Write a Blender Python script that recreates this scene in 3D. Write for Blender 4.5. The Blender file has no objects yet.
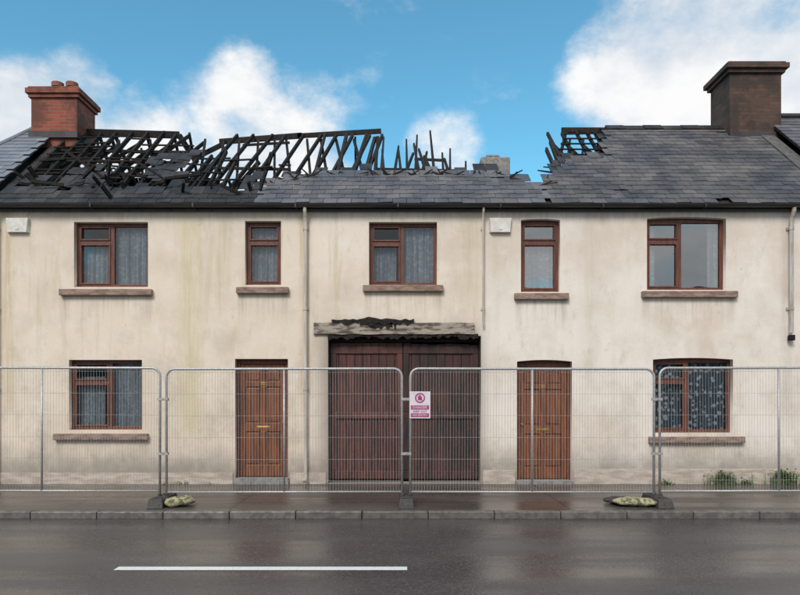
import bpy, math, random
from mathutils import Vector, noise as mn
random.seed(7)
D=bpy.data
scene=bpy.context.scene
COL=scene.collection
R=random.random
def U(a,b): return a+(b-a)*random.random()

# facade drawing scale: 55 units per metre, datum at (400,396)
def fx(u): return (u-400)/55.0
def fz(v): return 1.6+(396-v)/55.0

# ------------------------------------------------------------ materials
class NT:
    def __init__(s,nt): s.nt=nt; s.n=nt.nodes; s.l=nt.links
    def set(s,sock,v):
        if v is None: return
        if hasattr(v,'is_output') : s.l.new(v,sock)
        elif isinstance(v,(tuple,list)) and len(v)==3 and sock.type=='RGBA': sock.default_value=(*v,1)
        else: sock.default_value=v
    def math(s,op,a,b=None,c=None,clamp=False):
        n=s.n.new('ShaderNodeMath'); n.operation=op; n.use_clamp=clamp
        s.set(n.inputs[0],a)
        if b is not None: s.set(n.inputs[1],b)
        if c is not None: s.set(n.inputs[2],c)
        return n.outputs[0]
    def mix(s,f,a,b,bt='MIX'):
        n=s.n.new('ShaderNodeMix'); n.data_type='RGBA'; n.blend_type=bt; n.clamp_factor=True
        s.set(n.inputs[0],f); s.set(n.inputs[6],a); s.set(n.inputs[7],b)
        return n.outputs[2]
    def noise(s,vec,scale,detail=4,rough=.55):
        n=s.n.new('ShaderNodeTexNoise'); s.l.new(vec,n.inputs['Vector'])
        n.inputs['Scale'].default_value=scale; n.inputs['Detail'].default_value=detail; n.inputs['Roughness'].default_value=rough
        return n.outputs[0]
    def mapping(s,vec,scale=(1,1,1),loc=(0,0,0)):
        n=s.n.new('ShaderNodeMapping'); s.l.new(vec,n.inputs[0]); n.inputs['Scale'].default_value=scale; n.inputs['Location'].default_value=loc
        return n.outputs[0]
    def mr(s,v,a,b,c=0,d=1,smooth=True):
        n=s.n.new('ShaderNodeMapRange'); n.clamp=True
        if smooth: n.interpolation_type='SMOOTHSTEP'
        s.set(n.inputs[0],v)
        for i,x in enumerate((a,b,c,d)): n.inputs[i+1].default_value=x
        return n.outputs[0]
    def obj(s):
        return s.n.new('ShaderNodeTexCoord').outputs['Object']
    def sep(s,v):
        n=s.n.new('ShaderNodeSeparateXYZ'); s.l.new(v,n.inputs[0]); return n.outputs
    def bump(s,h,strength=.3,dist=.01,nrm=None):
        n=s.n.new('ShaderNodeBump'); s.l.new(h,n.inputs['Height']); n.inputs['Strength'].default_value=strength; n.inputs['Distance'].default_value=dist
        if nrm: s.l.new(nrm,n.inputs['Normal'])
        return n.outputs[0]
def newmat(name):
    m=D.materials.new(name); m.use_nodes=True
    t=NT(m.node_tree); b=t.n['Principled BSDF']
    return m,t,b
def simple(name,c1,c2,rough=.7,scale=(3,3,3),nscale=3,lo=.35,hi=.65,bump=.2,bdist=.004,metal=0,island=0,spec=.5,rough2=None):
    m,t,b=newmat(name)
    o=t.mapping(t.obj(),scale)
    n=t.noise(o,nscale,6,.6)
    f=t.mr(n,lo,hi)
    col=t.mix(f,c1,c2)
    if island:
        g=t.n.new('ShaderNodeNewGeometry').outputs['Random Per Island']
        v=t.math('MULTIPLY_ADD',g,island,1-island/2)
        h=t.n.new('ShaderNodeHueSaturation'); t.l.new(v,h.inputs['Value']); t.l.new(col,h.inputs['Color']); col=h.outputs[0]
    t.l.new(col,b.inputs['Base Color'])
    if rough2 is not None: t.l.new(t.mr(n,.3,.7,rough,rough2),b.inputs['Roughness'])
    else: b.inputs['Roughness'].default_value=rough
    b.inputs['Metallic'].default_value=metal
    b.inputs['Specular IOR Level'].default_value=spec
    if bump: t.l.new(t.bump(n,bump,bdist),b.inputs['Normal'])
    return m

M={}
M['wood']=simple('varnished_window_wood',(.17,.055,.03),(.09,.03,.02),.45,(8,8,1.2),3,bump=.15)
M['door']=simple('varnished_door_wood',(.235,.080,.032),(.11,.040,.020),.42,(9,9,.8),2.5,bump=.2)
M['gateL']=simple('gate_boards_red_brown',(.105,.034,.026),(.045,.018,.015),.5,(6,6,.7),2.5,island=.5,bump=.3)
M['gateR']=simple('gate_boards_smoked',(.065,.023,.018),(.016,.010,.009),.55,(3,3,.8),2,island=.5,bump=.3)
M['char']=simple('charred_timber',(.010,.009,.009),(.028,.023,.020),.85,(6,6,6),4,island=.8,bump=.6,bdist=.02,spec=.3)
M['sill']=simple('painted_sill',(.33,.23,.18),(.18,.12,.095),.75,(2,6,6),3)
M['dark']=simple('dark_interior',(.02,.018,.016),(.035,.03,.028),.9)  # near-black base colour: darkness of the rooms behind glass put into the material
M['gutter']=simple('black_gutter',(.012,.012,.013),(.03,.028,.026),.4,(1,8,8),3)
M['slate']=simple('slate',(.085,.087,.098),(.140,.135,.140),.45,(1,1,1),1.3,island=.45,bump=.25,rough2=.65)
M['slateR']=simple('slate_sooty',(.066,.064,.070),(.128,.118,.116),.45,(.7,1,1),1.5,island=.45,bump=.25,rough2=.68)
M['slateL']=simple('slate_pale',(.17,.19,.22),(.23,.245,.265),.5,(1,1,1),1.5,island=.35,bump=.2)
M['slateC']=simple('slate_charred',(.013,.013,.014),(.045,.041,.041),.6,(1,1,1),2,island=.9,bump=.3)
M['galv']=simple('galvanised_steel',(.50,.50,.50),(.36,.365,.37),.45,(8,8,8),4,metal=.35,bump=.05)
M['wire']=simple('galvanised_wire',(.50,.50,.49),(.38,.38,.38),.5,(8,8,8),4,metal=.2,bump=0)
M['rubber']=simple('fence_block_dark',(.03,.03,.03),(.07,.065,.06),.7,(8,8,8),3)
M['bag']=simple('sandbag_cloth',(.42,.39,.22),(.10,.095,.06),.8,(7,7,7),2.2,bump=.6,bdist=.01,lo=.42,hi=.6)
M['pipe']=simple('painted_downpipe',(.62,.56,.48),(.45,.38,.30),.5,(9,9,1),2)
M['pipegrey']=simple('grey_downpipe',(.5,.5,.49),(.33,.27,.22),.5,(9,9,1),2)
M['alarm']=simple('alarm_box_plastic',(.74,.72,.67),(.62,.59,.53),.4,(5,5,5),2,bump=0)
M['brass']=simple('brass',(.65,.42,.12),(.5,.3,.1),.35,(5,5,5),2,metal=.8,bump=0)
M['signwhite']=simple('sign_white',(.75,.70,.73),(.66,.60,.65),.4,bump=0)
M['signpink']=simple('sign_magenta',(.42,.08,.22),(.36,.06,.19),.4,bump=0)
M['lintel']=simple('weathered_lintel',(.36,.31,.26),(.09,.065,.05),.8,(2.2,3,9),2,bump=.5,bdist=.01,lo=.42,hi=.60)
M['weed']=simple('weed_leaf',(.05,.11,.02),(.10,.16,.03),.6,(6,6,6),3,bump=0,island=.6)
M['kerb']=simple('kerb_concrete',(.17,.155,.145),(.09,.083,.078),.3,(3,3,3),3,rough2=.6,island=.3)
M['paint']=simple('road_paint',(.80,.80,.78),(.40,.40,.39),.4,(9,9,9),5,lo=.50,hi=.8,bump=.1)
M['mortar']=simple('cement',(.30,.29,.27),(.18,.175,.165),.85,(4,4,4),3)
M['ground']=simple('ground',(.07,.08,.045),(.11,.10,.07),.9,(.3,.3,.3),2)
M['pot']=simple('terracotta',(.30,.10,.05),(.18,.07,.04),.8,(5,5,5),3)

def brickmat(name,c1,c2,mort,soot):
    m,t,b=newmat(name)
    o=t.obj(); s=t.sep(o)
    cx=t.n.new('ShaderNodeCombineXYZ'); t.l.new(t.math('ADD',s[0],s[1]),cx.inputs[0]); t.l.new(s[2],cx.inputs[1])
    br=t.n.new('ShaderNodeTexBrick'); t.l.new(cx.outputs[0],br.inputs['Vector'])
    br.inputs['Color1'].default_value=(*c1,1); br.inputs['Color2'].default_value=(*c2,1); br.inputs['Mortar'].default_value=(*mort,1)
    br.inputs['Scale'].default_value=1; br.inputs['Brick Width'].default_value=.225; br.inputs['Row Height'].default_value=.075; br.inputs['Mortar Size'].default_value=.006
    n=t.noise(o,2.2,5,.65)
    col=t.mix(t.mr(n,.42,.62,0,.85),br.outputs[0],soot)
    t.l.new(col,b.inputs['Base Color']); b.inputs['Roughness'].default_value=.85
    inv=t.math('SUBTRACT',1.0,br.outputs['Fac'])
    t.l.new(t.bump(t.math('ADD',inv,t.math('MULTIPLY',n,.5)),.6,.01),b.inputs['Normal'])
    return m
M['brickred']=brickmat('red_brick',(.34,.080,.045),(.22,.055,.033),(.20,.15,.12),(.10,.042,.03))
M['brickdark']=brickmat('sooty_brick',(.125,.062,.042),(.075,.042,.032),(.07,.058,.048),(.035,.027,.022))

# facade render
SILLS=[(61,153,296),(237,289,294),(363,443,292),(514,568,300),(641,736,298),(55,149,440),(648,743,443)]
def facade_mat():
    m,t,b=newmat('painted_render')
    o=t.obj(); s=t.sep(o); X,Y,Z=s[0],s[1],s[2]
    big=t.noise(o,.6,5,.6); med=t.noise(o,2.2,6,.65); fine=t.noise(o,28,3,.6)
    stre=t.noise(t.mapping(o,(3.2,1,.28)),1.5,6,.62)
    stre2=t.noise(t.mapping(o,(9,1,.5),(3,0,7)),1.5,6,.7)
    secR=t.mr(X,1.40,1.44); secC=t.mr(X,-1.74,-1.70)
    base=t.mix(secC,(.76,.665,.55),(.79,.70,.60))
    base=t.mix(secR,base,(.80,.735,.665))
    base=t.mix(t.mr(big,.42,.66,0,.75),base,(.65,.55,.455))
    base=t.mix(t.mr(med,.48,.70,0,.45),base,(.83,.77,.70))
    # mottled damp, heavier low down
    low=t.mr(Z,.2,3.6,1,.25,False)
    m2=t.noise(t.mapping(o,(1,1,.7),(9,4,2)),1.5,7,.7)
    mot=t.math('MULTIPLY',t.mr(m2,.46,.66),t.math('MULTIPLY',low,t.mr(X,1.2,1.7,.62,.46)))
    base=t.mix(mot,base,(.42,.37,.285))
    m3=t.noise(t.mapping(o,(1.6,1,.8),(2,8,1)),2.6,6,.72)
    base=t.mix(t.mr(m3,.55,.72,0,.34),base,(.46,.41,.33))
    # algae / damp streaks
    topm=t.mr(Z,.6,5.0,.35,1.0,False)
    alg=t.math('MULTIPLY',t.mr(stre,.53,.68),topm)
    algs=t.math('MULTIPLY',alg,t.mr(X,1.2,1.6,.50,.24))
    base=t.mix(algs,base,(.53,.46,.27))
    for (u,w,z0,z1,k,c) in [(190,.38,.4,4.8,.60,(.55,.49,.25)),(8,.22,1,5,.5,(.48,.37,.18)),(306,.16,.2,4.9,.4,(.42,.33,.23)),
                          (470,.30,2.8,4.9,.5,(.50,.44,.25)),(425,.32,2.9,3.7,.5,(.50,.45,.25)),(786,.16,1.0,4.9,.45,(.42,.36,.30)),(590,.3,1.5,4.9,.25,(.5,.46,.36)),(225,.2,3,4.9,.4,(.48,.43,.25))]:
        d=t.math('ABSOLUTE',t.math('SUBTRACT',X,fx(u)))
        k1=t.mr(d,0.0,w,1,0); kz=t.math('MULTIPLY',t.mr(Z,z0,z0+.8,0,1),t.mr(Z,z1-.05,z1+.3,1,0))
        f=t.math('MULTIPLY',t.math('MULTIPLY',k1,kz),t.math('MULTIPLY',t.mr(stre2,.35,.62,.25,1),k))
        base=t.mix(f,base,c)
    # dirt runs below sills
    acc=None
    for (u0,u1,v) in SILLS:
        zc=fz(v)
        a=t.math('MULTIPLY',t.mr(X,fx(u0)-.02,fx(u0)+.06),t.mr(X,fx(u1)-.06,fx(u1)+.02,1,0))
        f=t.math('MULTIPLY',a,t.math('MULTIPLY',t.mr(Z,zc-.6,zc,0,1,False),t.mr(Z,zc,zc+.02,1,0)))
        e=t.math('ADD',t.mr(t.math('ABSOLUTE',t.math('SUBTRACT',X,fx(u0)+.07)),0,.13,1,0),t.mr(t.math('ABSOLUTE',t.math('SUBTRACT',X,fx(u1)-.07)),0,.13,1,0))
        f=t.math('MULTIPLY',f,t.math('ADD',t.mr(stre2,.45,.72),t.math('MULTIPLY',e,.6)))
        acc=f if acc is None else t.math('MAXIMUM',acc,f)
    base=t.mix(t.math('MULTIPLY',acc,.6),base,(.36,.31,.22))
    soot=t.math('MULTIPLY',t.mr(t.math('ADD',Z,t.math('MULTIPLY',stre2,-.55)),4.45,4.85,0,.55),1)
    base=t.mix(soot,base,(.34,.29,.22))
    g=t.math('MULTIPLY',t.math('MULTIPLY',t.mr(X,fx(306),fx(335)),t.mr(X,fx(468),fx(496),1,0)),t.mr(t.math('ADD',Z,t.math('MULTIPLY',med,-.3)),2.35,3.0,.75,0))
    base=t.mix(g,base,(.17,.135,.105))
    sp=t.mr(t.math('ADD',Z,t.math('MULTIPLY',med,-.9)),-.40,.40,.85,0)
    base=t.mix(sp,base,(.26,.225,.19))
    fl=t.mr(t.noise(o,6.5,7,.7),.64,.69,0,.6)
    base=t.mix(fl,base,(.45,.40,.34))
    t.l.new(base,b.inputs['Base Color'])
    b.inputs['Roughness'].default_value=.82; b.inputs['Specular IOR Level'].default_value=.3
    h=t.math('ADD',t.math('MULTIPLY',fine,.6),t.math('MULTIPLY',med,2))
    t.l.new(t.bump(h,.5,.009),b.inputs['Normal'])
    return m
M['facade']=facade_mat()

def wet(name,c1,c2,r1,r2,bscale,bstr,slabs=False):
    m,t,b=newmat(name)
    o=t.obj()
    n=t.noise(t.mapping(o,(.55,1.3,1)),1.0,6,.6); f=t.noise(o,bscale,4,.7); pud=t.noise(t.mapping(o,(.35,1.0,1),(5,2,0)),.9,5,.55)
    tr=t.noise(t.mapping(o,(.12,2.2,1)),1.0,4,.5)
    rip=t.noise(t.mapping(o,(5,16,1)),1.0,4,.65)
    grain=t.noise(o,38,3,.8)
    col=t.mix(t.mr(n,.35,.65),c1,c2)
    col=t.mix(t.mr(grain,.52,.70,0,.75),col,tuple(min(1,x*3.0) for x in c2))
    col=t.mix(t.mr(f,.5,.8,0,.5),col,tuple(min(1,x*2.6) for x in c2))
    if slabs:
        br=t.n.new('ShaderNodeTexBrick'); t.l.new(o,br.inputs['Vector']); br.offset=0
        br.inputs['Scale'].default_value=1; br.inputs['Brick Width'].default_value=2.4; br.inputs['Row Height'].default_value=1.45; br.inputs['Mortar Size'].default_value=.012
        col=t.mix(br.outputs['Fac'],col,(.03,.03,.028))
    t.l.new(col,b.inputs['Base Color'])
    w=t.math('MULTIPLY',t.math('ADD',pud,tr),.5)
    rr=t.math('ADD',t.mr(w,.42,.58,r1,r2),t.mr(grain,.4,.7,0,.14))
    t.l.new(rr,b.inputs['Roughness'])
    b.inputs['Specular IOR Level'].default_value=.6
    amp=t.mr(w,.42,.58,.4,1.2)
    h=t.math('ADD',t.math('ADD',t.math('MULTIPLY',f,amp),t.math('MULTIPLY',grain,.8)),t.math('MULTIPLY',rip,1.5))
    t.l.new(t.bump(h,bstr,.006),b.inputs['Normal'])
    return m
M['road']=wet('wet_asphalt',(.044,.040,.041),(.068,.062,.062),.09,.30,70,.42)
M['path']=wet('wet_footpath',(.050,.043,.039),(.085,.073,.066),.12,.38,60,.35,True)

def glassmat(name,refl):
    m=D.materials.new(name); m.use_nodes=True; t=NT(m.node_tree); t.n.clear()
    out=t.n.new('ShaderNodeOutputMaterial'); tr=t.n.new('ShaderNodeBsdfTransparent'); gl=t.n.new('ShaderNodeBsdfGlossy')
    tr.inputs[0].default_value=(.88,.91,.92,1); gl.inputs['Roughness'].default_value=.015; gl.inputs[0].default_value=(.9,.92,.93,1)
    fr=t.n.new('ShaderNodeFresnel'); fr.inputs[0].default_value=1.5
    f=t.math('ADD',fr.outputs[0],refl,clamp=True)
    n=t.noise(t.obj(),1.6,2,.5); t.l.new(t.bump(n,.25,.01),gl.inputs['Normal'])
    mx=t.n.new('ShaderNodeMixShader'); t.l.new(f,mx.inputs[0]); t.l.new(tr.outputs[0],mx.inputs[1]); t.l.new(gl.outputs[0],mx.inputs[2])
    t.l.new(mx.outputs[0],out.inputs[0]); return m
M['glass']=glassmat('window_glass',.03)
M['glassR']=glassmat('window_glass_reflective',.22)
def curtainmat(name,lace):
    m,t,b=newmat(name)
    o=t.obj(); v=t.n.new('ShaderNodeTexVoronoi'); t.l.new(t.mapping(o,(1,.2,1)),v.inputs['Vector']); v.inputs['Scale'].default_value=11 if lace else 14
    s=t.noise(t.mapping(o,(22,1,.6)),1,3)
    if lace:
        f=t.noise(t.mapping(o,(1,.2,1)),16,4,.7)
        c=t.mix(t.mr(v.outputs['Distance'],.30,.42,0,1),(.80,.84,.88),(.09,.12,.16))
        c=t.mix(t.mr(f,.52,.60,0,.8),c,(.10,.13,.17))
        c=t.mix(t.mr(s,.45,.65,0,.4),c,(.24,.28,.32))
    else:
        c=t.mix(t.mr(v.outputs['Distance'],.2,.6,0,.45),(.66,.70,.74),(.24,.28,.33))
        c=t.mix(t.mr(s,.42,.62,0,.7),c,(.24,.27,.31))
    t.l.new(c,b.inputs['Base Color']); b.inputs['Roughness'].default_value=.9
    return m
M['curtain']=curtainmat('net_curtain',False)
M['lace']=curtainmat('lace_curtain',True)

# ------------------------------------------------------------ mesh helpers
class MB:
    def __init__(s): s.v=[]; s.f=[]; s.mi=[]
    def box(s,x0,x1,y0,y1,z0,z1,mi=0):
        i=len(s.v)
        s.v+=[(x0,y0,z0),(x1,y0,z0),(x1,y1,z0),(x0,y1,z0),(x0,y0,z1),(x1,y0,z1),(x1,y1,z1),(x0,y1,z1)]
        for f in ((0,3,2,1),(4,5,6,7),(0,1,5,4),(1,2,6,5),(2,3,7,6),(3,0,4,7)):
            s.f.append(tuple(i+k for k in f)); s.mi.append(mi)
    def hexa(s,pts,mi=0):
        i=len(s.v); s.v+=[tuple(p) for p in pts]
        for f in ((0,3,2,1),(4,5,6,7),(0,1,5,4),(1,2,6,5),(2,3,7,6),(3,0,4,7)):
            s.f.append(tuple(i+k for k in f)); s.mi.append(mi)
    def beam(s,p0,p1,w,h,taper=1,mi=0,up=(0,0,1)):
        p0=Vector(p0); p1=Vector(p1); d=(p1-p0).normalized(); u=Vector(up)
        if abs(d.dot(u))>.97: u=Vector((0,1,0))
        a=d.cross(u).normalized(); b=a.cross(d).normalized()
        pts=[]
        for p,k in ((p0,1),(p1,taper)):
            for sa,sb in ((-1,-1),(1,-1),(1,1),(-1,1)):
                pts.append(p+a*sa*w/2*k+b*sb*h/2*k)
        s.hexa(pts,mi)
    def tube(s,pts,r,n=8,mi=0,cap=True):
        pts=[Vector(p) for p in pts]; i0=len(s.v); ref=None
        for k,p in enumerate(pts):
            d=(pts[min(k+1,len(pts)-1)]-pts[max(k-1,0)]).normalized()
            if ref is None:
                ref=Vector((0,1,0)) if abs(d.y)<.9 else Vector((1,0,0))
            a=d.cross(ref).normalized(); b=a.cross(d).normalized()
            for j in range(n):
                t=2*math.pi*j/n; s.v.append(tuple(p+a*r*math.cos(t)+b*r*math.sin(t)))
        for k in range(len(pts)-1):
            for j in range(n):
                A=i0+k*n+j; B=i0+k*n+(j+1)%n
                s.f.append((A,B,B+n,A+n)); s.mi.append(mi)
        if cap:
            s.f.append(tuple(i0+j for j in range(n))[::-1]); s.mi.append(mi)
            s.f.append(tuple(i0+(len(pts)-1)*n+j for j in range(n))); s.mi.append(mi)
    def poly(s,pts,mi=0):
        i=len(s.v); s.v+=[tuple(p) for p in pts]; s.f.append(tuple(range(i,i+len(pts)))); s.mi.append(mi)
    def obj(s,name,mats,parent=None,bevel=0,smooth=False):
        me=D.meshes.new(name); me.from_pydata(s.v,[],s.f); me.update()
        if not isinstance(mats,(list,tuple)): mats=[mats]
        for m in mats: me.materials.append(m)
        me.polygons.foreach_set('material_index',s.mi)
        if smooth:
            me.polygons.foreach_set('use_smooth',[True]*len(me.polygons))
        ob=D.objects.new(name,me); COL.objects.link(ob)
        if parent: ob.parent=parent
        if bevel:
            md=ob.modifiers.new('b','BEVEL'); md.width=bevel; md.segments=2; md.limit_method='ANGLE'
        return ob
def empty(name):
    e=D.objects.new(name,None); COL.objects.link(e); e.empty_display_size=.2; return e
def bx(name,x0,x1,y0,y1,z0,z1,mat,parent=None,bevel=0):
    b=MB(); b.box(x0,x1,y0,y1,z0,z1); return b.obj(name,mat,parent,bevel)

def wall_with_holes(name,x0,x1,z0,z1,holes,yf,th,mat,parent):
    """holes: (x0,x1,z0,z1,rise)"""
    cu=D.curves.new(name,'CURVE'); cu.dimensions='2D'; cu.fill_mode='BOTH'; cu.extrude=th/2
    def sp(pts):
        s=cu.splines.new('POLY'); s.points.add(len(pts)-1)
        for p,q in zip(s.points,pts): p.co=(q[0],q[1],0,1)
        s.use_cyclic_u=True
    sp([(x0,z0),(x1,z0),(x1,z1),(x0,z1)])
    for a,b,c,d,r in holes:
        pts=[(a,c),(b,c)]
        if r:
            for k in range(11):
                t=k/10; pts.append((b+(a-b)*t, d-r+r*4*t*(1-t)))
        else: pts+=[(b,d),(a,d)]
        sp(pts)
    tmp=D.objects.new(name+'_tmp',cu); COL.objects.link(tmp)
    dg=bpy.context.evaluated_depsgraph_get(); me=D.meshes.new_from_object(tmp.evaluated_get(dg))
    D.objects.remove(tmp)
    for v in me.vertices:
        x,y,z=v.co; v.co=(x,yf+th/2-z,y)
    me.materials.clear(); me.materials.append(mat); me.name=name
    for p in me.polygons: p.material_index=0
    ob=D.objects.new(name,me); COL.objects.link(ob); ob.parent=parent
    import bmesh
    bm=bmesh.new(); bm.from_mesh(me); bmesh.ops.recalc_face_normals(bm,faces=bm.faces); bm.to_mesh(me); bm.free()
    return ob

# ------------------------------------------------------------ house
H=empty('burnt_terrace_house')
XL,XP,XR=-9.2,-7.5,8.0
def op(u0,u1,v0,v1,r=0): return (fx(u0),fx(u1),fz(v1),fz(v0),r)
wins=[ (op(74,148,222,287),110,241,'glass'),(op(245,281,221,285),None,241,'glass'),(op(369,437,222,285),402,242,'glass'),
       (op(521,560,219,292,.02),None,241,'glassR'),(op(647,726,217,290,.03),682,240,'glassR'),
       (op(69,142,360,430),108,382,'glass'),(op(653,733,358,433,.03),689,381,'glass') ]
d1=(fx(235),fx(288),.10,fz(359),0); d2=(fx(517),fx(572),.06,fz(360),.03); gt=(fx(328),fx(481),.015,fz(336),0)
holes=[w[0] for w in wins]+[d1,d2,gt]
wall_with_holes('front_wall',XL,XR,-.05,5.0,holes,0,.32,M['facade'],H)
def curtain(mb,x0,x1,y,z0,z1,amp=.025,per=.09):
    n=max(6,int((x1-x0)/.012)); i=len(mb.v); ph=U(0,6)
    for k in range(n+1):
        x=x0+(x1-x0)*k/n
        yy=y+amp*math.sin(x/per*6.28+ph+1.5*math.sin(x*7))
        mb.v.append((x,yy,z0+.01*math.sin(x*31))); mb.v.append((x,yy*.5+y*.5,z1))
    for k in range(n):
        mb.f.append((i+2*k,i+2*k+2,i+2*k+3,i+2*k+1)); mb.mi.append(0)
for wi,(o,mu,tr,gm) in enumerate(wins):
    x0,x1,z0,z1,r=o; e=.003
    W=empty('window_%d'%(wi+1)); W.parent=H
    F=MB(); fw=.06; y0,y1=.11,.18
    F.box(x0-e,x0+fw,y0,y1,z0,z1+e); F.box(x1-fw,x1+e,y0,y1,z0,z1+e)
    F.box(x0+fw,x1-fw,y0+.002,y1-.002,z1-fw-r*.8,z1+e); F.box(x0+fw,x1-fw,y0+.002,y1-.002,z0-e,z0+fw)
    zb=z0+fw; zt=z1-fw-r*.8
    tz=fz(tr)
    cells=[]
    if mu:
        mx=fx(mu); F.box(mx-.035,mx+.035,y0+.004,y1-.004,zb,zt)
        F.box(x0+fw,mx-.035,y0+.006,y1-.006,tz-.032,tz+.032)
        cells=[(x0+fw,mx-.035,tz+.032,zt),(x0+fw,mx-.035,zb,tz-.032),(mx+.035,x1-fw,zb,zt)]
    else:
        F.box(x0+fw,x1-fw,y0+.006,y1-.006,tz-.032,tz+.032)
        cells=[(x0+fw,x1-fw,tz+.032,zt),(x0+fw,x1-fw,zb,tz-.032)]
    for k,(a,b,c,d) in enumerate(cells):
        q=.028
        if k==0 or (len(cells)==3 and k==1) or (len(cells)==2):
            ya,yb=y0-.012,y1-.02
            F.box(a,a+q,ya,yb,c,d); F.box(b-q,b,ya,yb,c,d); F.box(a+q,b-q,ya,yb,c,c+q); F.box(a+q,b-q,ya,yb,d-q,d)
    F.obj('frame',M['wood'],W,.004)
    G=MB(); G.poly([(x0+.02,.15,z0+.02),(x1-.02,.15,z0+.02),(x1-.02,.15,z1-.02),(x0+.02,.15,z1-.02)])
    G.obj('glass',M[gm],W)
    C=MB(); w=x1-x0
    if wi==4:
        curtain(C,x0+.03,x0+w*.16,.27,z0+.02,z1-.02); curtain(C,x1-w*.16,x1-.03,.27,z0+.02,z1-.02)
    elif wi in(0,2,5):
        g0=x0+w*.40; g1=x0+w*U(.44,.52)
        curtain(C,x0+.03,g0,.27,z0+.02,z1-.30); curtain(C,g1,x1-.03,.26,z0+.02,z1-.02)
    elif w>1: curtain(C,x0+.03,x1-.03,.24,z0+.02,z1-.02)
    else: curtain(C,x0+.03,x1-.03,.27,z0+.02,z1-(.02 if wi==1 else .32),.03,.11)
    C.obj('net_curtain',M['lace' if wi==6 else 'curtain'],W,smooth=True)
S=MB()
for (u0,u1,v) in SILLS:
    S.box(fx(u0),fx(u1),-.09,.12,fz(v),fz(v)+.115)
S.obj('window_sills',M['sill'],H,.012)

# front doors
def door(o,name,glazed):
    x0,x1,z0,z1,r=o; dd=empty(name); dd.parent=H
    F=MB(); fw=.06
    F.box(x0-.003,x0+fw,.12,.22,z0,z1+.003); F.box(x1-fw,x1+.003,.12,.22,z0,z1+.003); F.box(x0+fw,x1-fw,.122,.218,z1-.09-r,z1+.003)
    F.obj('door_frame',M['wood'],dd,.005)
    a,b=x0+fw,x1-fw; zt=z1-.09-r; zb=z0+.02; w=b-a; hh=zt-zb; L=MB()
    st=.10; y0,y1=.15,.195
    L.box(a,a+st,y0,y1,zb,zt); L.box(b-st,b,y0,y1,zb,zt); m=(a+b)/2
    rails=[0,.10,.40,.475,.80,.845,.955,1] 
    for i in range(0,8,2): L.box(a+st,b-st,y0,y1-.001,zb+hh*rails[i],zb+hh*rails[i+1])
    for i in (1,3,5):
        c,d=zb+hh*rails[i],zb+hh*rails[i+1]
        L.box(m-.045,m+.045,y0,y1-.002,c,d)
        for (p,q) in ((a+st,m-.045),(m+.045,b-st)):
            L.box(p,q,y0+.022,y1-.004,c,d)
            L.box(p+.03,q-.03,y0+.008,y0+.024,c+.03,d-.03)
    L.obj('door_leaf',M['door'],dd,.006)
    K=MB(); zl=zb+hh*.4375
    K.box(m-.12,m+.12,y0-.008,y0-.001,zl-.022,zl+.022); K.box(m-.09,m+.09,y0-.012,y0-.009,zl-.010,zl+.010)
    K.box(m-.035,m+.035,y0-.006,y0-.001,zb+hh*.81,zb+hh*.84)
    kx=a+.05 if glazed else b-.05
    K.tube([(kx,y0-.001,zl+.1),(kx,y0-.02,zl+.1),(kx,y0-.05,zl+.1)],.018,10)
    K.obj('letterbox_and_knob',M['brass'],dd,.002)
    bx('doorstep',x0-.02,x1+.02,-.06,.25,-.03,z0+.005,M['mortar'],dd,.01)
door(d1,'front_door',False); door(d2,'front_door_2',True)

# double gate
g=empty('carriage_gate'); g.parent=H
gx0,gx1,gz0,gz1=gt[:4]; gm=fx(403)
for nm,a,b,mat in (('gate_leaf_1',gx0+.03,gm-.006,'gateL'),('gate_leaf_2',gm+.006,gx1-.03,'gateR')):
    L=MB(); n=9; w=(b-a)/n; top=gz1-.11
    for k in range(n):
        L.box(a+w*k+.003,a+w*(k+1)-.003,.20+U(0,.006),.235,gz0+.03+U(0,.01),top-(U(0,.05) if nm[-1]=='2' else 0))
    for (c,d) in ((gz0+.06,gz0+.20),(1.18,1.30),(top-.2,top-.07)):
        L.box(a,b,.17,.199,c,d)
    L.box(a,a+.1,.172,.198,gz0+.205,1.175); L.box(b-.1,b,.172,.198,gz0+.205,1.175)
    L.box(a,a+.1,.172,.198,1.305,top-.205); L.box(b-.1,b,.172,.198,1.305,top-.205)
    L.obj(nm,M[mat],g,.004)
J=MB(); J.box(gx0-.002,gx0+.028,.16,.28,gz0,gz1); J.box(gx1-.028,gx1+.002,.16,.28,gz0,gz1); J.box(gx0+.028,gx1-.028,.162,.278,gz1-.10,gz1+.002)
J.obj('gate_frame',M['char'],g)
def rough_beam(name,x0,x1,y0,y1,zt,zb,mat,parent,amp,seed,fr=1):
    m=MB(); n=90
    for k in range(n+1):
        x=x0+(x1-x0)*k/n
        a=zt+amp*mn.noise(Vector((x*4*fr,seed,0))); b=zb+amp*1.3*mn.noise(Vector((x*6*fr,seed,5))); c=y0+amp*.6*mn.noise(Vector((x*5*fr,seed,9)))
        m.v+=[(x,c,b),(x,y1,b),(x,y1,a),(x,c,a)]
        if k:
            o=4*k
            for j in range(4):
                m.f.append((o-4+j,o-4+(j+1)%4,o+(j+1)%4,o+j)); m.mi.append(0)
    m.f.append((0,3,2,1)); m.mi.append(0); o=4*n; m.f.append((o,o+1,o+2,o+3)); m.mi.append(0)
    return m.obj(name,mat,parent)
rough_beam('gate_lintel',fx(314),fx(474),-.045,.10,fz(323),fz(334.5),M['lintel'],g,.010,1.3)
rough_beam('charred_fascia',fx(332),fx(414),-.075,-.03,fz(319.5),fz(323.5),M['char'],g,.05,4.3,2)
rough_beam('charred_fascia_2',fx(360),fx(396),-.070,-.04,fz(322),fz(327),M['char'],g,.07,2.3,2.5)
rough_beam('charred_soffit',fx(328),fx(478),-.028,.14,fz(334.2),fz(338),M['char'],g,.06,8.3,2)

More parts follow.
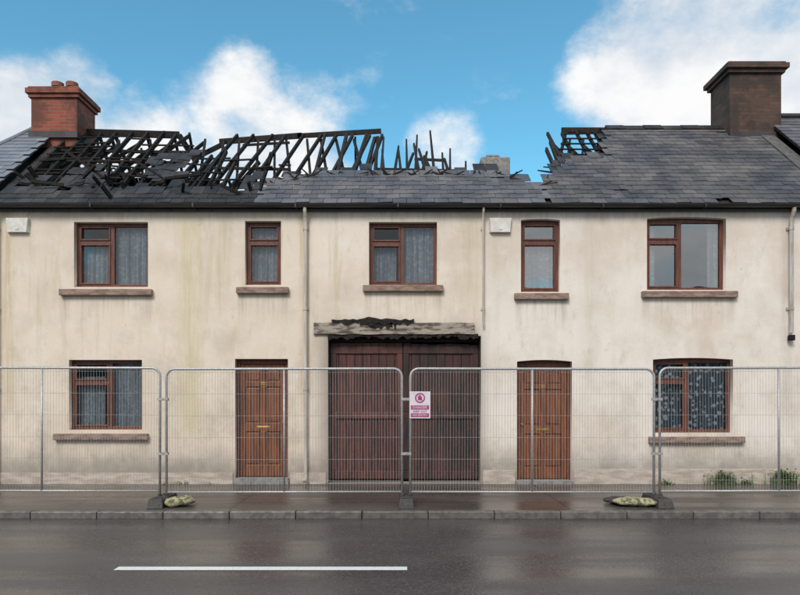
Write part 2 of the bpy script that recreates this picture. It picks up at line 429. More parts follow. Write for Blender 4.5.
# plinth
PL=MB(); PL.box(fx(574),XR,-.022,-.001,-.03,.27); PL.box(fx(483),fx(515),-.022,-.001,-.03,.25)
PL.box(XL,fx(233),-.015,-.001,-.03,.20); PL.box(fx(290),fx(326),-.015,-.001,-.03,.20)
plm=simple('plinth_render',(.40,.33,.27),(.60,.52,.45),.8,(1.5,1.5,6),2,bump=.3)
PL.obj('plinth',plm,H,.006)
WK=MB()
WK.box(XL,XL+.3,.33,5.6,-.05,5.0); WK.box(XR-.3,XR-.002,.33,5.6,-.05,5.0); WK.box(XL,XR-.002,5.6,5.9,-.05,5.0)
WK.obj('side_and_back_walls',M['mortar'],H)
WI=MB()
for X in (fx(305),fx(482)): WI.box(X-.1,X+.1,.325,5.59,0,4.85)
WI.box(XL+.31,XR-.31,.325,5.59,2.72,2.85); WI.box(XL+.31,XR-.31,.325,5.59,4.86,4.96); WI.box(XL+.31,XR-.31,3.0,3.1,0,4.85)
WI.obj('light_blocking_walls_and_floors',M['dark'],H)  # near-black inner walls and ceiling added to block light behind the windows

RY,RZ,EY,EZ=2.8,7.58,-.14,5.03
def slope(X,s,lift=0,back=False):
    y=EY+(RY-EY)*s; z=EZ+(RZ-EZ)*s
    L=math.hypot(RY-EY,RZ-EZ); ny=-(RZ-EZ)/L; nz=(RY-EY)/L
    y+=ny*lift; z+=nz*lift
    if back: y=2*RY-y
    return Vector((X,y,z))
def gable(x0,x1,up,mb):
    ys=[(0,4.98),(0,5.12+up),(RY,RZ-.05+up),(2*RY,5.12+up),(2*RY,4.98)]
    i=len(mb.v)
    for x in (x0,x1):
        for y,z in ys: mb.v.append((x,y,z))
    n=5
    mb.f.append(tuple(i+k for k in range(n))); mb.mi.append(0); mb.f.append(tuple(i+n+k for k in range(n))[::-1]); mb.mi.append(0)
    for k in range(n):
        a=i+k; b=i+(k+1)%n; mb.f.append((a,b,b+n,a+n)); mb.mi.append(0)
GB=MB(); gable(XP-.10,XP+.06,-.10,GB)
GB.obj('party_wall',M['slateC'],H)
GB=MB(); gable(XR-.14,XR+.14,.13,GB)
GB.obj('party_wall_2',simple('grimy_cement',(.13,.125,.12),(.07,.068,.066),.85,(4,4,4),3),H)

# slates ---------------------------------------------------------
LEN=math.hypot(RY-EY,RZ-EZ)
def slates(mb,x0,x1,test,back=False,gauge=.19,wid=.25,lift0=.03,mi=0,jit=.5,rz=0):
    rows=int(LEN/gauge)
    for r in range(rows+1):
        s0=r*gauge/LEN; s1=min(1.0,s0+gauge*1.9/LEN)
        off=(r%2)*wid/2; k=0
        x=x0-wid+off
        while x<x1:
            a=max(x,x0); b=min(x+wid,x1); x+=wid
            if b-a<.05: continue
            if not test((a+b)/2,s0+gauge/2/LEN): continue
            th=.009; j=U(-.004,.004)*jit; sk=U(-.006,.006)*jit; t=U(-.006,.004)*jit
            A=slope(a+.004,s0+t,lift0+.014+j,back); B=slope(b-.004,s0+t+sk,lift0+.014-j,back)
            Cc=slope(b-.004,s1,lift0-.006,back); Dd=slope(a+.004,s1,lift0-.006,back)
            n=(B-A).cross(Dd-A).normalized()*th
            if n.z<0: n=-n
            zz=Vector((0,0,rz))
            mb.hexa([p+zz for p in (A,B,Cc,Dd,A+n,B+n,Cc+n,Dd+n)],mi)
def prof(pts,x):
    if x<=pts[0][0]: return pts[0][1]
    for (a,b),(c,d) in zip(pts,pts[1:]):
        if x<=c: return b+(d-b)*(x-a)/(c-a)
    return pts[-1][1]
KEEP=[(-7.4,.13),(-2.9,.14),(-2.55,.20),(-2.1,.30),(-1.6,.345),(0,.34),(1.3,.35),(1.9,.34),(2.3,.32),(2.62,.22),(2.75,.26),(2.95,.38),(3.4,.50),(4.2,.60),(4.45,.78),(4.62,1.2)]
def nz(x,s,k=1,o=0): return mn.noise(Vector((x*k,s*LEN*k,o)))
def keep_front(x,s):
    return s < prof(KEEP,x)+.09*nz(x,s,2.2,3)
S1=MB(); slates(S1,-7.38,XR-.15,lambda x,s: keep_front(x,s) and x<2.72 and x>-2.6 and not (s<.3 and R()<.008),jit=.8)
S1.obj('roof_slates_middle',M['slate'],H)
S2=MB(); slates(S2,2.72,XR-.15,lambda x,s: keep_front(x,s) and R()>.006,jit=.8)
S2.obj('roof_slates_right',M['slateR'],H)
S3=MB()
slates(S3,-7.38,-2.6,lambda x,s: keep_front(x,s))
slates(S3,-7.38,-2.3,lambda x,s: (not keep_front(x,s)) and nz(x,s,1.6,8)+.42-s*1.35+(.35 if -5.1<x<-4.1 else 0)-(.22 if x>-4.1 else 0)>.12 and s<.66 and R()<.6,lift0=.01,jit=3)
slates(S3,-2.3,4.7,lambda x,s: (not keep_front(x,s)) and s<prof(KEEP,x)+.09 and R()<.15,lift0=.01,jit=5)
S3.obj('charred_slates',M['slateC'],H)
S4=MB()
slates(S4,4.5,XR-.15,lambda x,s: True,True,gauge=.3,wid=.45)
slates(S4,-7.38,4.5,lambda x,s: s<(.62 if x<-4.6 else (.38 if x<-1.6 else .5))+.12*nz(x,s,1.3,11) ,True,gauge=.3,wid=.45)
S4.obj('rear_slates',M['slateC'],H)
UB=MB()
def strip(x0,x1,s0,s1,back=False,l=-.012):
    a,b,c,d=slope(x0,s0,l,back),slope(x1,s0,l,back),slope(x1,s1,l,back),slope(x0,s1,l,back)
    n=Vector((0,0,-.02)); UB.hexa([a+n,b+n,c+n,d+n,a,b,c,d])
strip(4.62,XR-.15,.0,.985); strip(4.62,XR-.15,.0,.985,True)
x=-2.4
while x<4.6:
    t=min(prof(KEEP,x+.05),prof(KEEP,x+.2))-.10
    if t>.1: strip(x+.002,x+.248,0,t)
    x+=.25
strip(-7.38,-2.4,0,.07)
UB.obj('roof_boarding',M['dark'],H)

RT=MB()
x=4.6
while x<XR+.1:
    l=.42; z=RZ+.03+U(-.012,.012)
    for sy in (-1,1):
        RT.hexa([(x,RY,z+.045),(x+l-.012,RY,z+.045),(x+l-.012,RY+sy*.15,z-.09),(x,RY+sy*.15,z-.09),(x,RY,z+.065),(x+l-.012,RY,z+.065),(x+l-.012,RY+sy*.16,z-.07),(x,RY+sy*.16,z-.07)])
    x+=l
RT.obj('ridge_tiles',M['slateC'],H)

# charred roof timbers ---------------------------------------------
T=MB()
def member(X0,s0,X1,s1,back=False,w=.045,h=.09,l=-.07,tp=1):
    T.beam(slope(X0,s0,l,back),slope(X1,s1,l,back),w,h,tp)
x=-7.3
while x<-4.8:
    top=U(.93,1.0); member(x+U(-.03,.03),0,x+U(-.05,.05),top)
    if R()<.95: member(x,U(.3,.45),x+U(.3,.6),U(.88,.98),w=.05,h=.07,l=U(-.3,-.05))
    if R()<.9: member(x+U(.1,.4),U(.35,.55),x-U(.15,.45),U(.85,.98),w=.05,h=.06,l=U(-.5,-.1))
    member(x+.1,.3,x+.1+U(-.2,.2),.985,True)
    x+=.33
for s in (.45,.62,.76): member(-7.38,s,-4.7+U(-.2,.3),s-U(0,.05),w=.05,h=.06,l=-.12)
T.beam((-7.38,RY,RZ-.06),(-4.95,RY,RZ-.13),.05,.15)
T.beam((-4.95,RY,RZ-.14),(-4.55,RY-.1,RZ-.75),.05,.12); T.beam((-4.6,RY-.1,RZ-.7),(-4.0,RY,RZ-.35),.05,.1)
x=-4.9
while x<-3.2:
    member(x,0,x+U(-.15,.3),U(.5,.72)); 
    T.beam((x+U(-.3,.3),U(1,2.4),5.3),(x+U(-.8,.8),U(1.2,2.8),U(6.0,6.7)),.045,.09)
    x+=.25
# lattice part
T.beam((-4.05,RY,RZ-.28),(-2.2,RY,RZ-.14),.05,.12); T.beam((-2.3,RY,RZ-.15),(-.42,RY,RZ-.04),.05,.10)
x=-4.05
while x<-.75:
    member(x,.05,x+.46+U(-.05,.05),.955,w=.05,h=.07)
    if R()<.95: member(x+.3,.05,x-.24+U(-.06,.06),.945,l=-.16,w=.05,h=.06)
    if x>-2 and R()<.5: member(x+.2,.3,x+.2+U(-.05,.05),.97)
    x+=.36
member(-3.4,.80,-2.4,.84,w=.03,h=.05); member(-3.9,.48,-2.2,.46,w=.04,h=.05)
for x in (-1.25,-.95,-.72,-.5): member(x,.3,x+U(-.1,.25),U(.9,.985),w=.06); 
for x in (-1.1,-.6): member(x,.3,x+U(-.1,.1),.96,True)
for (x,dx,s) in ((-.38,.02,.92),(-.15,.12,.78),(.05,-.08,.72),(.14,.0,.88),(.28,.10,.95),(.42,-.12,.82),(.52,.03,.68),(.68,.0,1.02),(.84,.05,.68),(1.02,-.1,.60),(1.25,.1,.56),(-.02,.3,.68),(.75,-.25,.64),(.95,.12,.74),(-.28,-.1,.72),(.35,.22,.70),(.6,-.2,.74)):
    member(x,.22,x+dx,s,w=.06,h=.08,tp=.6)
member(-.5,.46,1.15,.44,w=.04,h=.06); member(.3,.60,.95,.58,w=.035,h=.05)
for (x,s) in ((1.6,.43),(2.0,.40),(2.35,.38)): member(x,.22,x+U(-.1,.1),s,tp=.6)
T.beam((3.62,RY,RZ-.02),(4.75,RY,RZ-.02),.05,.11)
for x in (3.35,3.62,3.9,4.15,4.38): member(x,.25,x+U(-.05,.1),.985,w=.05,h=.07)
for x in (3.3,3.6,3.95): member(x,.4,x+.5,.95,l=-.15,w=.045,h=.06); member(x+.5,.4,x+.12,.95,l=-.25,w=.045,h=.06)
for s in (.62,.70,.78,.86,.93): member(3.35+max(0,(s-.7))*1.2,s,4.62,s+U(-.015,.015),w=.035,h=.025,l=-.01)
member(3.2,.3,3.28,.86); member(3.12,.3,3.12,.74); member(3.3,.6,3.7,.97)
for r in range(1,19):
    s=r*.19/LEN
    x=-7.35
    while x<-2.2:
        l=U(.2,1.3)
        if R()<(.85-.62*s-(.40 if x>-4 else 0)) and s<(.93 if x<-5 else .62): member(x,s,min(x+l,-2.2),s+U(-.04,.03),w=.045,h=.025,l=U(-.05,0))
        x+=l+U(0,.35)
for k in range(320):
    x=U(-7.2,-2.6); y=U(.2,3.6); z=U(5.0,5.7 if x<-4 else 5.35); a=U(0,6.28); l=U(.3,1.1)
    T.beam((x,y,z),(x+math.cos(a)*l*.8,y+math.sin(a)*l*.5,z+U(-.1,.5)),U(.025,.055),U(.04,.09))
for k in range(110):
    x=U(-2.4,3.4); s=prof(KEEP,x)-.03
    a=slope(x,s,.02); T.beam(a,a+Vector((U(-.35,.35),U(-.05,.2),U(-.02,.18))),.025,.035,.6)
T.obj('charred_roof_timbers',M['char'],H)

GU=MB(); n=8
i=len(GU.v)
for x in (XL-.05,XR+.05):
    for k in range(n+1):
        t=math.pi+math.pi*k/n; GU.v.append((x,-.17+.065*math.cos(t),5.045+.065*math.sin(t)))
    for k in range(n+1):
        t=2*math.pi-math.pi*k/n; GU.v.append((x,-.17+.057*math.cos(t),5.045+.057*math.sin(t)))
m=2*(n+1)
for k in range(m): GU.f.append((i+k,i+(k+1)%m,i+m+(k+1)%m,i+m+k)); GU.mi.append(0)
GU.f.append(tuple(i+k for k in range(m))); GU.mi.append(0); GU.f.append(tuple(i+m+k for k in range(m))[::-1]); GU.mi.append(0)
x=XL
while x<XR: 
    GU.box(x,x+.03,-.243,-.10,4.972,5.05); x+=1.83
GU.box(XL,XR-.15,-.099,-.001,4.95,5.07)
GU.obj('gutter_and_fascia',M['gutter'],H)
def downpipe(X,r,zb,name,mat,shoe=True,y=-.075):
    P=MB(); pts=[(X,-.16,5.0),(X,-.15,4.92),(X,y-.02,4.82),(X,y,4.74),(X,y,zb+.12)]
    if shoe: pts+=[(X,y-.02,zb+.05),(X,y-.1,zb)]
    P.tube(pts,r,12)
    z=4.6
    while z>zb+.3:
        P.tube([(X,y,z),(X,y,z+.06)],r*1.22,12); P.box(X-r*1.7,X+r*1.7,-.02,-.001,z+.005,z+.055); z-=1.45
    return P.obj(name,mat,H,smooth=False)
downpipe(fx(306),.032,.06,'downpipe_1',M['pipe']); downpipe(fx(481.5)+.02,.020,2.75,'downpipe_2',M['pipe'],False)
downpipe(fx(789),.036,2.62,'downpipe_3',M['pipegrey'],False); downpipe(fx(1.5)-.06,.03,.06,'downpipe_4',M['pipe'])
bx('pipe_stub',fx(789)-.045,fx(789)+.045,-.12,-.03,2.60,2.70,M['char'],H,.005)
for k,(u0,u1,v0,v1) in enumerate(((8,30,219,233),(489,511,219,233))):
    A=MB(); A.hexa([(fx(u0)+.03,-.075,fz(v1)),(fx(u1)-.03,-.075,fz(v1)),(fx(u1),-.002,fz(v1)),(fx(u0),-.002,fz(v1)),(fx(u0),-.075,fz(v0)),(fx(u1),-.075,fz(v0)),(fx(u1),-.002,fz(v0)),(fx(u0),-.002,fz(v0))])
    A.box(fx((u0+u1)/2)-.03,fx((u0+u1)/2)+.03,-.085,-.076,fz(v1)+.04,fz(v1)+.08)
    A.tube([(fx(u1)-.05,-.01,fz(v0)),(fx(u1)-.04,-.012,fz(v0)+.15),(fx(u1)-.03,-.012,4.9)],.005,5)
    A.obj('alarm_box_%d'%(k+1),M['alarm'],H,.012)

def chimney(name,x0,x1,y0,y1,z0,z1,mat,parent,cap,pots):
    c=empty(name); c.parent=parent
    B=MB(); B.box(x0,x1,y0,y1,z0,z1-.22); B.obj('stack',mat,c,.006)
    K=MB(); K.box(x0-cap*.5,x1+cap*.5,y0-cap*.5,y1+cap*.5,z1-.22,z1-.14); K.box(x0-cap,x1+cap,y0-cap,y1+cap,z1-.139,z1-.03); K.obj('corbel',mat,c,.008)
    K=MB(); K.box(x0-cap*.6,x1+cap*.6,y0-cap*.6,y1+cap*.6,z1-.029,z1+.02); K.obj('flaunching',mat,c,.02)
    if pots:
        for X in pots:
            P=MB(); P.tube([(X,(y0+y1)/2,z1+.0),(X,(y0+y1)/2,z1+.20)],.105,14); P.tube([(X,(y0+y1)/2,z1+.201),(X,(y0+y1)/2,z1+.30)],.13,14); P.obj('pot',M['pot'],c)
    F=MB(); F.box(x0-.03,x1+.03,y0-.06,y1+.06,z0+.2,z0+.34); F.obj('flashing',M['slateC'],c)
chimney('chimney_left',-8.02,-7.02,2.35,3.2,7.0,8.3,M['brickred'],H,.09,(-7.66,-7.34))
chimney('chimney_right',7.2,8.32,2.4,3.3,7.0,8.86,M['brickdark'],H,.12,())
ST=MB(); ST.box(1.78,2.42,2.5,3.1,4.97,6.86); ST.box(1.9,2.2,2.55,3.0,6.861,6.93); ST.obj('chimney_stump',M['mortar'],H,.03)

# hipped end left of the party wall
HP=MB()
def hipslates(mb):
    gauge=.19; wid=.25; rows=int(LEN/gauge)
    for r in range(rows+1):
        s0=r*gauge/LEN; s1=min(1,s0+gauge*1.8/LEN)
        x=XP-.10-(.125 if r%2 else 0)
        while True:
            a=x-wid; b=x; x-=wid
            lim=XL-.1+1.15*s0
            if a<lim: a=lim
            if b-a<.04: break
            A=slope(a+.003,s0,.045);B=slope(b-.003,s0,.045);C_=slope(b-.003,s1,.024);D_=slope(max(a,XL-.1+1.15*s1)+.003,s1,.024)
            n=(B-A).cross(D_-A).normalized()*.009
            mb.hexa([A,B,C_,D_,A+n,B+n,C_+n,D_+n])
            if a==lim: break
hipslates(HP)
e0,e1=slope(XL-.1,0,.0),slope(XL+1.05,1,0); b0=slope(XL-.1,0,0,True)
HP.poly([e0,e1,b0]); HP.poly([slope(XP-.12,0,0),slope(XP-.12,1,0),e1,e0][::-1]); HP.poly([slope(XP-.12,0,0,True),slope(XP-.12,1,0,True),e1,b0])
HP.tube([e0+Vector((0,-.02,.06)),e1+Vector((0,0,.05))],.05,8)
HP.tube([slope(XP-.12,1,.05),e1+Vector((0,0,.05))],.06,8)
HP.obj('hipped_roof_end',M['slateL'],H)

# ------------------------------------------------------------ neighbour to the right
N=empty('terrace_house')
nw=[(9.0,10.2,3.6,4.95,0),(12.2,13.4,3.6,4.95,0),(9.0,10.2,.95,2.3,0),(12.2,13.2,.1,2.3,0)]
wall_with_holes('front_wall',XR+.003,14.5,-.05,5.25,nw,.003,.3,M['facade'],N)
def fillwin(nw,N,yo=0,flip=1):
    for k,(a,b,c,d,r) in enumerate(nw):
        F=MB(); ya,yb=sorted((yo+.11*flip,yo+.17*flip))
        m=(a+b)/2
        F.box(a,a+.06,ya,yb,c,d);F.box(b-.06,b,ya,yb,c,d);F.box(a+.06,b-.06,ya,yb,c,c+.06);F.box(a+.06,b-.06,ya,yb,d-.06,d);F.box(m-.03,m+.03,ya,yb,c+.06,d-.06)
        F.obj('frame_%d'%k,M['wood'],N)
        G=MB(); y=yo+.14*flip; G.poly([(a,y,c),(b,y,c),(b,y,d),(a,y,d)]); G.obj('glass_%d'%k,M['glass'],N)
        bx('sill_%d'%k,a-.1,b+.1,*sorted((yo-.08*flip,yo+.1*flip)),c-.12,c-.004,M['sill'],N)
fillwin(nw,N)
Q=MB(); Q.box(XR+.003,14.5,.31,5.7,4.9,5.0); Q.box(14.2,14.5,.31,5.7,-.05,4.89); Q.box(XR+.003,14.5,5.71,5.9,-.05,5.25); Q.box(XR+.01,14.19,2.5,2.6,0,4.89); Q.obj('inner_walls',M['dark'],N)
NR=MB(); slates(NR,XR+.15,14.5,lambda x,s:True,rz=.22); slates(NR,XR+.15,14.5,lambda x,s:True,True,rz=.22,gauge=.3,wid=.5)
NR.obj('roof_slates',M['slate'],N)
NB=MB()
for bk in (False,True):
    NB.poly([slope(XR+.15,0,0,bk)+Vector((0,0,.22)),slope(14.5,0,0,bk)+Vector((0,0,.22)),slope(14.5,1,0,bk)+Vector((0,0,.22)),slope(XR+.15,1,0,bk)+Vector((0,0,.22))])
NB.poly([(14.49,EY,5.25),(14.49,RY,RZ+.2),(14.49,2*RY-EY,5.25)])
NB.obj('roof_boarding',M['dark'],N)
NG=MB(); NG.box(XR+.1,14.5,-.2,-.1,5.14,5.24); NG.tube([(XR+.15,RY,RZ+.27),(14.5,RY,RZ+.27)],.09,8); NG.obj('gutter_and_ridge',M['gutter'],N)

BWo=MB(); BWo.box(-30,XL-.01,0,.3,-.05,1.9); BWo.box(-30,XL-.02,-.04,.34,1.9,2.0); BWo.obj('boundary_wall',M['mortar'])

# ------------------------------------------------------------ opposite terrace
O=empty('rendered_terrace')
ow=[]
for k in range(6):
    X=-15+k*5.2
    ow+=[(X,X+1.2,3.2,4.5,0),(X+2.6,X+3.7,3.2,4.5,0),(X,X+1.2,.9,2.2,0),(X+2.6,X+3.5,.08,2.2,0)]
om=simple('grey_render',(.42,.40,.37),(.30,.29,.27),.85,(.6,.6,.3),2)
w=wall_with_holes('front_wall',-16.5,16.5,-.05,5,ow,-.3,.3,om,O); w.location=(0,-20,0)
fillwin(ow,O,-20,-1)
Q=MB(); Q.box(-16.5,16.5,-26,-20.75,4.9,5.0); Q.box(-16.4,16.4,-22,-21.9,0,4.89)
Q.box(-16.5,-16.3,-26,-20.31,-.05,4.89);Q.box(16.3,16.5,-26,-20.31,-.05,4.89);Q.box(-16.3,16.3,-26,-25.8,-.05,4.89); Q.obj('inner_walls',M['dark'],O)
Q=MB(); Q.poly([(-16.6,-19.8,4.95),(16.6,-19.8,4.95),(16.6,-23.1,7.4),(-16.6,-23.1,7.4)]); Q.poly([(-16.6,-26.3,4.95),(16.6,-26.3,4.95),(16.6,-23.1,7.4),(-16.6,-23.1,7.4)])
Q.poly([(-16.5,-19.9,4.95),(-16.5,-23.1,7.38),(-16.5,-26.2,4.95)]);Q.poly([(16.5,-19.9,4.95),(16.5,-23.1,7.38),(16.5,-26.2,4.95)])
for X in (-10.6,-3.6,4.0,10.6): Q.box(X-.5,X+.5,-23.6,-22.6,7,8.6)
Q.obj('roof_and_chimneys',M['slateC'],O)

# ------------------------------------------------------------ ground
bx('ground',-600,600,-600,600,-.5,-.108,M['ground'])
def sheet(name,x0,x1,y0,y1,z,mat):
    b=MB(); b.poly([(x0,y0,z),(x1,y0,z),(x1,y1,z),(x0,y1,z)]); return b.obj(name,mat)
KY=-2.9
sheet('road',-300,300,-11,KY-.0,-.10,M['road'])
FP=MB(); FP.box(-300,300,KY+.13,.4,-.106,-.001); FP.obj('footpath',M['path'])
FP=MB(); FP.box(-300,300,-19.9,-11.13,-.106,-.001); FP.obj('footpath.001',M['path'])
for nm,ya in (('kerb',KY),('kerb.001',-11.13)):
    K=MB(); x=-60
    while x<60:
        K.box(x+.004,x+.91,ya,ya+.128,-.105,.002+U(-.003,.003)); x+=.915
    K.obj(nm,M['kerb'],None,.012)
LM=MB()
for x0 in (-11.6,-2.79,6.02,14.8,-20.4): LM.poly([(x0,-5.58,-.096),(x0+2.86,-5.58,-.096),(x0+2.86,-5.45,-.096),(x0,-5.45,-.096)])
LM.obj('road_centre_line',M['paint'])

# ------------------------------------------------------------ fence
FY=-2.3
def panel(idx,x0,x1,tilt):
    P=empty('temporary_fence_panel'); r=.12; zt=2.0; zb=.19
    B=MB(); pts=[(x0,FY,.03),(x0,FY,zt-r)]
    for k in range(1,6):
        t=math.pi/2*k/5; pts.append((x0+r-r*math.cos(t),FY,zt-r+r*math.sin(t)))
    for k in range(0,6):
        t=math.pi/2*k/5; pts.append((x1-r+r*math.sin(t),FY,zt-r+r*math.cos(t)))
    pts.append((x1,FY,.03))
    B.tube(pts,.019,10)
    B.tube([(x0,FY,zb),(x1,FY,zb)],.015,8); m=(x0+x1)/2; B.tube([(m,FY,zb),(m,FY,zt)],.015,8)
    B.obj('frame',M['galv'],P,smooth=True)
    Wm=MB(); n=int((x1-x0)/.042)
    for k in range(1,n):
        x=x0+(x1-x0)*k/n; q=U(-.003,.003)
        Wm.tube([(x,FY-.004,zb),(x+q,FY-.004,1.1),(x,FY-.004,zt)],.0019,4,cap=False)
    z=zb+.16
    while z<zt-.03:
        Wm.tube([(x0,FY+.003,z),(m,FY+.003,z+U(-.006,.006)),(x1,FY+.003,z)],.0019,4,cap=False); z+=.32
    Wm.obj('wire_mesh',M['wire'],P)
    if tilt: 
        P.rotation_euler=(0,tilt,0)
    return P
panels=[(-10.6,-7.1,0),(-7.0,-3.53,.0025),(-3.43,.03,-.002),(.15,3.73,.0018),(3.82,7.32,-.0022),(7.42,10.9,0)]
for i,(a,b,t) in enumerate(panels): panel(i,a,b,t)
for i in range(5):
    xm=(panels[i][1]+panels[i+1][0])/2
    C=MB()
    for z in (.75,1.55):
        C.box(xm-.075,xm+.075,FY-.026,FY-.02,z-.02,z+.02); C.box(xm-.075,xm+.075,FY+.02,FY+.026,z-.02,z+.02); C.tube([(xm,FY-.04,z),(xm,FY+.04,z)],.008,6)
    C.obj('fence_clip',M['galv'],None)
    F=MB(); w=.115; L=.36; h=.13
    F.hexa([(xm-w,FY-L,.001),(xm+w,FY-L,.001),(xm+w,FY+L,.001),(xm-w,FY+L,.001),(xm-w*.8,FY-L+.05,h),(xm+w*.8,FY-L+.05,h),(xm+w*.8,FY+L-.05,h),(xm-w*.8,FY+L-.05,h)])
    for sx in (-.055,.055): F.tube([(xm+sx,FY,h-.01),(xm+sx,FY,h+.03)],.028,10)
    for sy in (-.2,.2): F.box(xm-.06,xm+.06,FY+sy-.04,FY+sy+.04,h+.001,h+.012)
    F.obj('fence_foot',M['rubber'],None,.012)
def sandbag(cx,cy,l,w,h,rot,seed,mat='bag'):
    m=MB(); nu,nv=36,20
    for i in range(nv+1):
        ph=-math.pi/2+math.pi*i/nv
        for j in range(nu):
            th=2*math.pi*j/nu
            def se(c,p): return math.copysign(abs(c)**p,c)
            x=l/2*se(math.cos(ph),.6)*se(math.cos(th),.55); y=w/2*se(math.cos(ph),.6)*se(math.sin(th),.6); z=h/2*se(math.sin(ph),.8)
            n=mn.noise(Vector((x*9,y*9,z*9+seed)))*.07+mn.noise(Vector((x*24,y*24,seed)))*.03
            k=1+n*2; z=z*(1+n*5)*(1-.35*abs(x/(l/2))**2)
            m.v.append((x*k,y*k,max(z,-h/2)+h/2))
    for i in range(nv):
        for j in range(nu):
            a=i*nu+j; b=i*nu+(j+1)%nu; m.f.append((a,b,b+nu,a+nu)); m.mi.append(0)
    o=m.obj('sandbag',M[mat],None,smooth=True); o.location=(cx,cy,.0); o.rotation_euler=(0,0,rot); return o
sandbag(-3.20,FY-.12,.44,.30,.14,.35,1)
sandbag(3.42,FY-.1,.60,.32,.12,-.12,5)
b=sandbag(3.28,FY+.12,.50,.28,.10,.3,9,'rubber')

SG=empty('warning_sign'); sx0,sx1,sz0,sz1=.14,.445,1.27,1.665; sy=FY-.03
bx('board',sx0,sx1,sy-.004,sy,sz0,sz1,M['signwhite'],SG)
P=MB(); P.box(sx0+.02,sx1-.02,sy-.0075,sy-.0045,sz0+.02,sz0+.075); P.box(sx0+.02,sx1-.02,sy-.0075,sy-.0045,sz0+.13,sz0+.19)
cx,cz=(sx0+sx1)/2,sz1-.095
for k in range(24):
    a,b2=2*math.pi*k/24,2*math.pi*(k+1)/24
    P.poly([(cx+r*math.cos(t),sy-.0065,cz+r*math.sin(t)) for r,t in ((.055,a),(.055,b2),(.075,b2),(.075,a))])
P.beam((cx-.045,sy-.0065,cz+.045),(cx+.045,sy-.0065,cz-.045),.018,.002)
P.box(cx-.03,cx+.03,sy-.006,sy-.0045,cz-.035,cz+.02); P.box(cx-.015,cx+.015,sy-.006,sy-.0045,cz+.02,cz+.045)
P.obj('symbol_and_band',M['signpink'],SG)
for k,(tx,zz,sz,mm) in enumerate((('DANGER',sz0+.143,.052,'signwhite'),('KEEP OUT',sz0+.088,.044,'signpink'),('NO ENTRY',sz0+.033,.044,'signwhite'))):
    tc=D.curves.new('lettering','FONT'); tc.body=tx; tc.size=sz; tc.align_x='CENTER'; tc.extrude=.0008
    to=D.objects.new('lettering',tc); COL.objects.link(to); to.location=(cx,sy-.009,zz); to.rotation_euler=(math.pi/2,0,0); tc.materials.append(M[mm]); to.parent=SG

def weed(X,Y,n,h,sp):
    m=MB()
    for k in range(n):
        a=U(0,6.28); d=abs(random.gauss(0,sp)); x=X+math.cos(a)*d*1.6; y=Y-abs(math.sin(a)*d*.6); z=0
        L=h*U(.3,1); lean=U(0,.6); az=U(0,6.28); w=U(.006,.016); pv=[]
        for q in range(4):
            t=q/3; px=x+math.cos(az)*lean*L*t*t; py=y+math.sin(az)*lean*L*t*t*.6; pz=L*t*(1-.25*lean*t)
            ww=w*(1-t*.85); pv.append(((px-ww*math.sin(az),py+ww*math.cos(az),pz),(px+ww*math.sin(az),py-ww*math.cos(az),pz)))
        i=len(m.v)
        for a1,b1 in pv: m.v+=[a1,b1]
        for q in range(3): m.f.append((i+2*q,i+2*q+1,i+2*q+3,i+2*q+2)); m.mi.append(0)
        if R()<.6:
            for q in range(5):
                c=Vector((px,py,pz))+Vector((U(-.05,.05),U(-.04,.04),U(-.09,.03))); e1=Vector((U(-1,1),U(-1,1),U(-.4,.6))).normalized()*U(.02,.045); e2=e1.cross(Vector((0,0,1))).normalized()*e1.length*.5
                m.poly([c,c+e1*.5+e2,c+e1,c+e1*.5-e2])
    return m.obj('weed',M['weed'])
weed(fx(722),-.08,150,.26,.10); weed(fx(781),-.08,150,.30,.10); weed(fx(664),-.06,25,.08,.08); weed(fx(742),-.06,30,.1,.06); weed(fx(178),-.05,18,.06,.2)

# ------------------------------------------------------------ light, sky
sun_dir=Vector((-.30,-.85,.80)).normalized()  # towards the sun
el=math.asin(sun_dir.z); az=math.atan2(sun_dir.x,sun_dir.y)
sl=D.lights.new('sun','SUN'); sl.energy=2.4; sl.angle=math.radians(20); sl.color=(1,.94,.88)
so=D.objects.new('sun',sl); COL.objects.link(so); so.rotation_euler=sun_dir.to_track_quat('Z','Y').to_euler(); so.location=(0,-10,20)
wd=D.worlds.new('World'); scene.world=wd; wd.use_nodes=True; t=NT(wd.node_tree); t.n.clear()
out=t.n.new('ShaderNodeOutputWorld'); sky=t.n.new('ShaderNodeTexSky'); sky.sky_type='NISHITA'; sky.sun_disc=False
sky.sun_elevation=el; sky.sun_rotation=az; sky.air_density=1.0; sky.dust_density=.3; sky.ozone_density=2.0
tint=t.mix(1.0,sky.outputs[0],(.85,1.55,1.45),'MULTIPLY')
bg=t.n.new('ShaderNodeBackground'); t.l.new(tint,bg.inputs[0]); bg.inputs[1].default_value=.13
tc=t.n.new('ShaderNodeTexCoord').outputs['Generated']; sp=t.sep(tc)
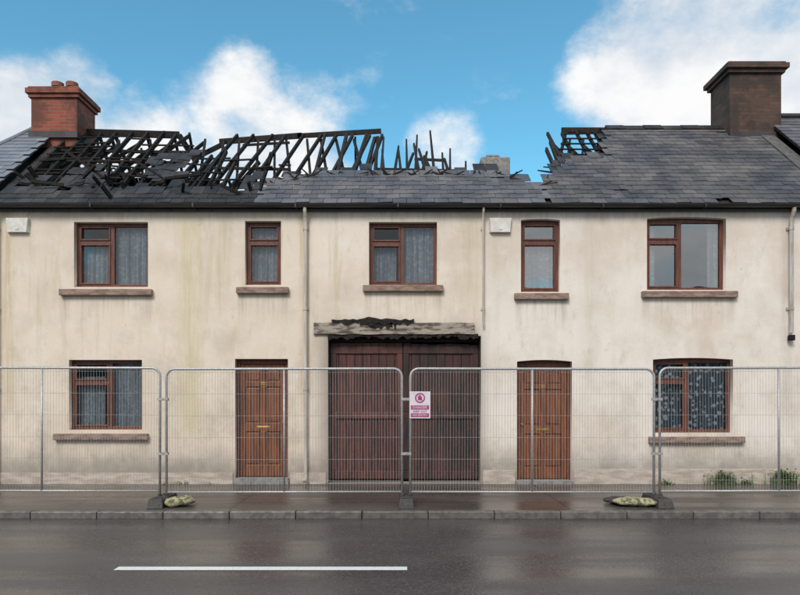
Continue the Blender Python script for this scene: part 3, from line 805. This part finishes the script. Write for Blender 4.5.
n1=t.noise(t.mapping(tc,(1,1,1.5)),5.5,9,.62); n2=t.noise(t.mapping(tc,(1,1,1.5),(3,1,2)),2.0,5,.5)
acc=None
def dirv(u,v): return Vector(((u-400)/660,1,(396-v)/660)).normalized()
for (u,v,rad,k) in ((240,108,58,.62),(200,118,48,.42),(300,112,52,.42),(690,62,105,.85),(622,74,58,.62),(770,100,90,.85),(700,5,70,.55),(38,140,72,1.0),(75,95,45,.65),(440,158,46,.42),(130,170,75,.7),(280,170,80,.65),(790,30,60,.55)):
    d=t.n.new('ShaderNodeVectorMath'); d.operation='DOT_PRODUCT'; t.l.new(tc,d.inputs[0]); d.inputs[1].default_value=dirv(u,v)
    a=rad/660*1.2
    f=t.mr(d.outputs['Value'],math.cos(a),1.0,0,k)
    acc=f if acc is None else t.math('MAXIMUM',acc,f)
base=t.math('ADD',t.math('MULTIPLY',t.math('SUBTRACT',n1,.5),1.7),acc)
frontm=t.mr(sp[1],-.2,.35,1,0)
over=t.math('MULTIPLY',t.mr(n2,.28,.46),frontm)
base=t.math('ADD',base,t.math('MULTIPLY',over,.8))
hz=t.mr(sp[2],.05,.36,.22,0)
cl=t.mr(t.math('ADD',base,hz),.16,.72,0,1)
shade=t.mix(t.mr(n1,.35,.62),(.70,.76,.83),(.98,.98,.98))
bg2=t.n.new('ShaderNodeBackground'); t.l.new(shade,bg2.inputs[0]); bg2.inputs[1].default_value=1.0
mx=t.n.new('ShaderNodeMixShader'); t.l.new(cl,mx.inputs[0]); t.l.new(bg.outputs[0],mx.inputs[1]); t.l.new(bg2.outputs[0],mx.inputs[2]); t.l.new(mx.outputs[0],out.inputs[0])

# ------------------------------------------------------------ camera
cam=D.cameras.new('camera'); co=D.objects.new('camera',cam); COL.objects.link(co)
co.location=(0,-12,1.6); co.rotation_euler=(math.pi/2,0,0)
cam.sensor_width=36; cam.lens=29.7; cam.shift_y=.123; cam.clip_end=2000
scene.camera=co
scene.view_settings.view_transform='Standard'; scene.view_settings.look='None'; scene.view_settings.exposure=0
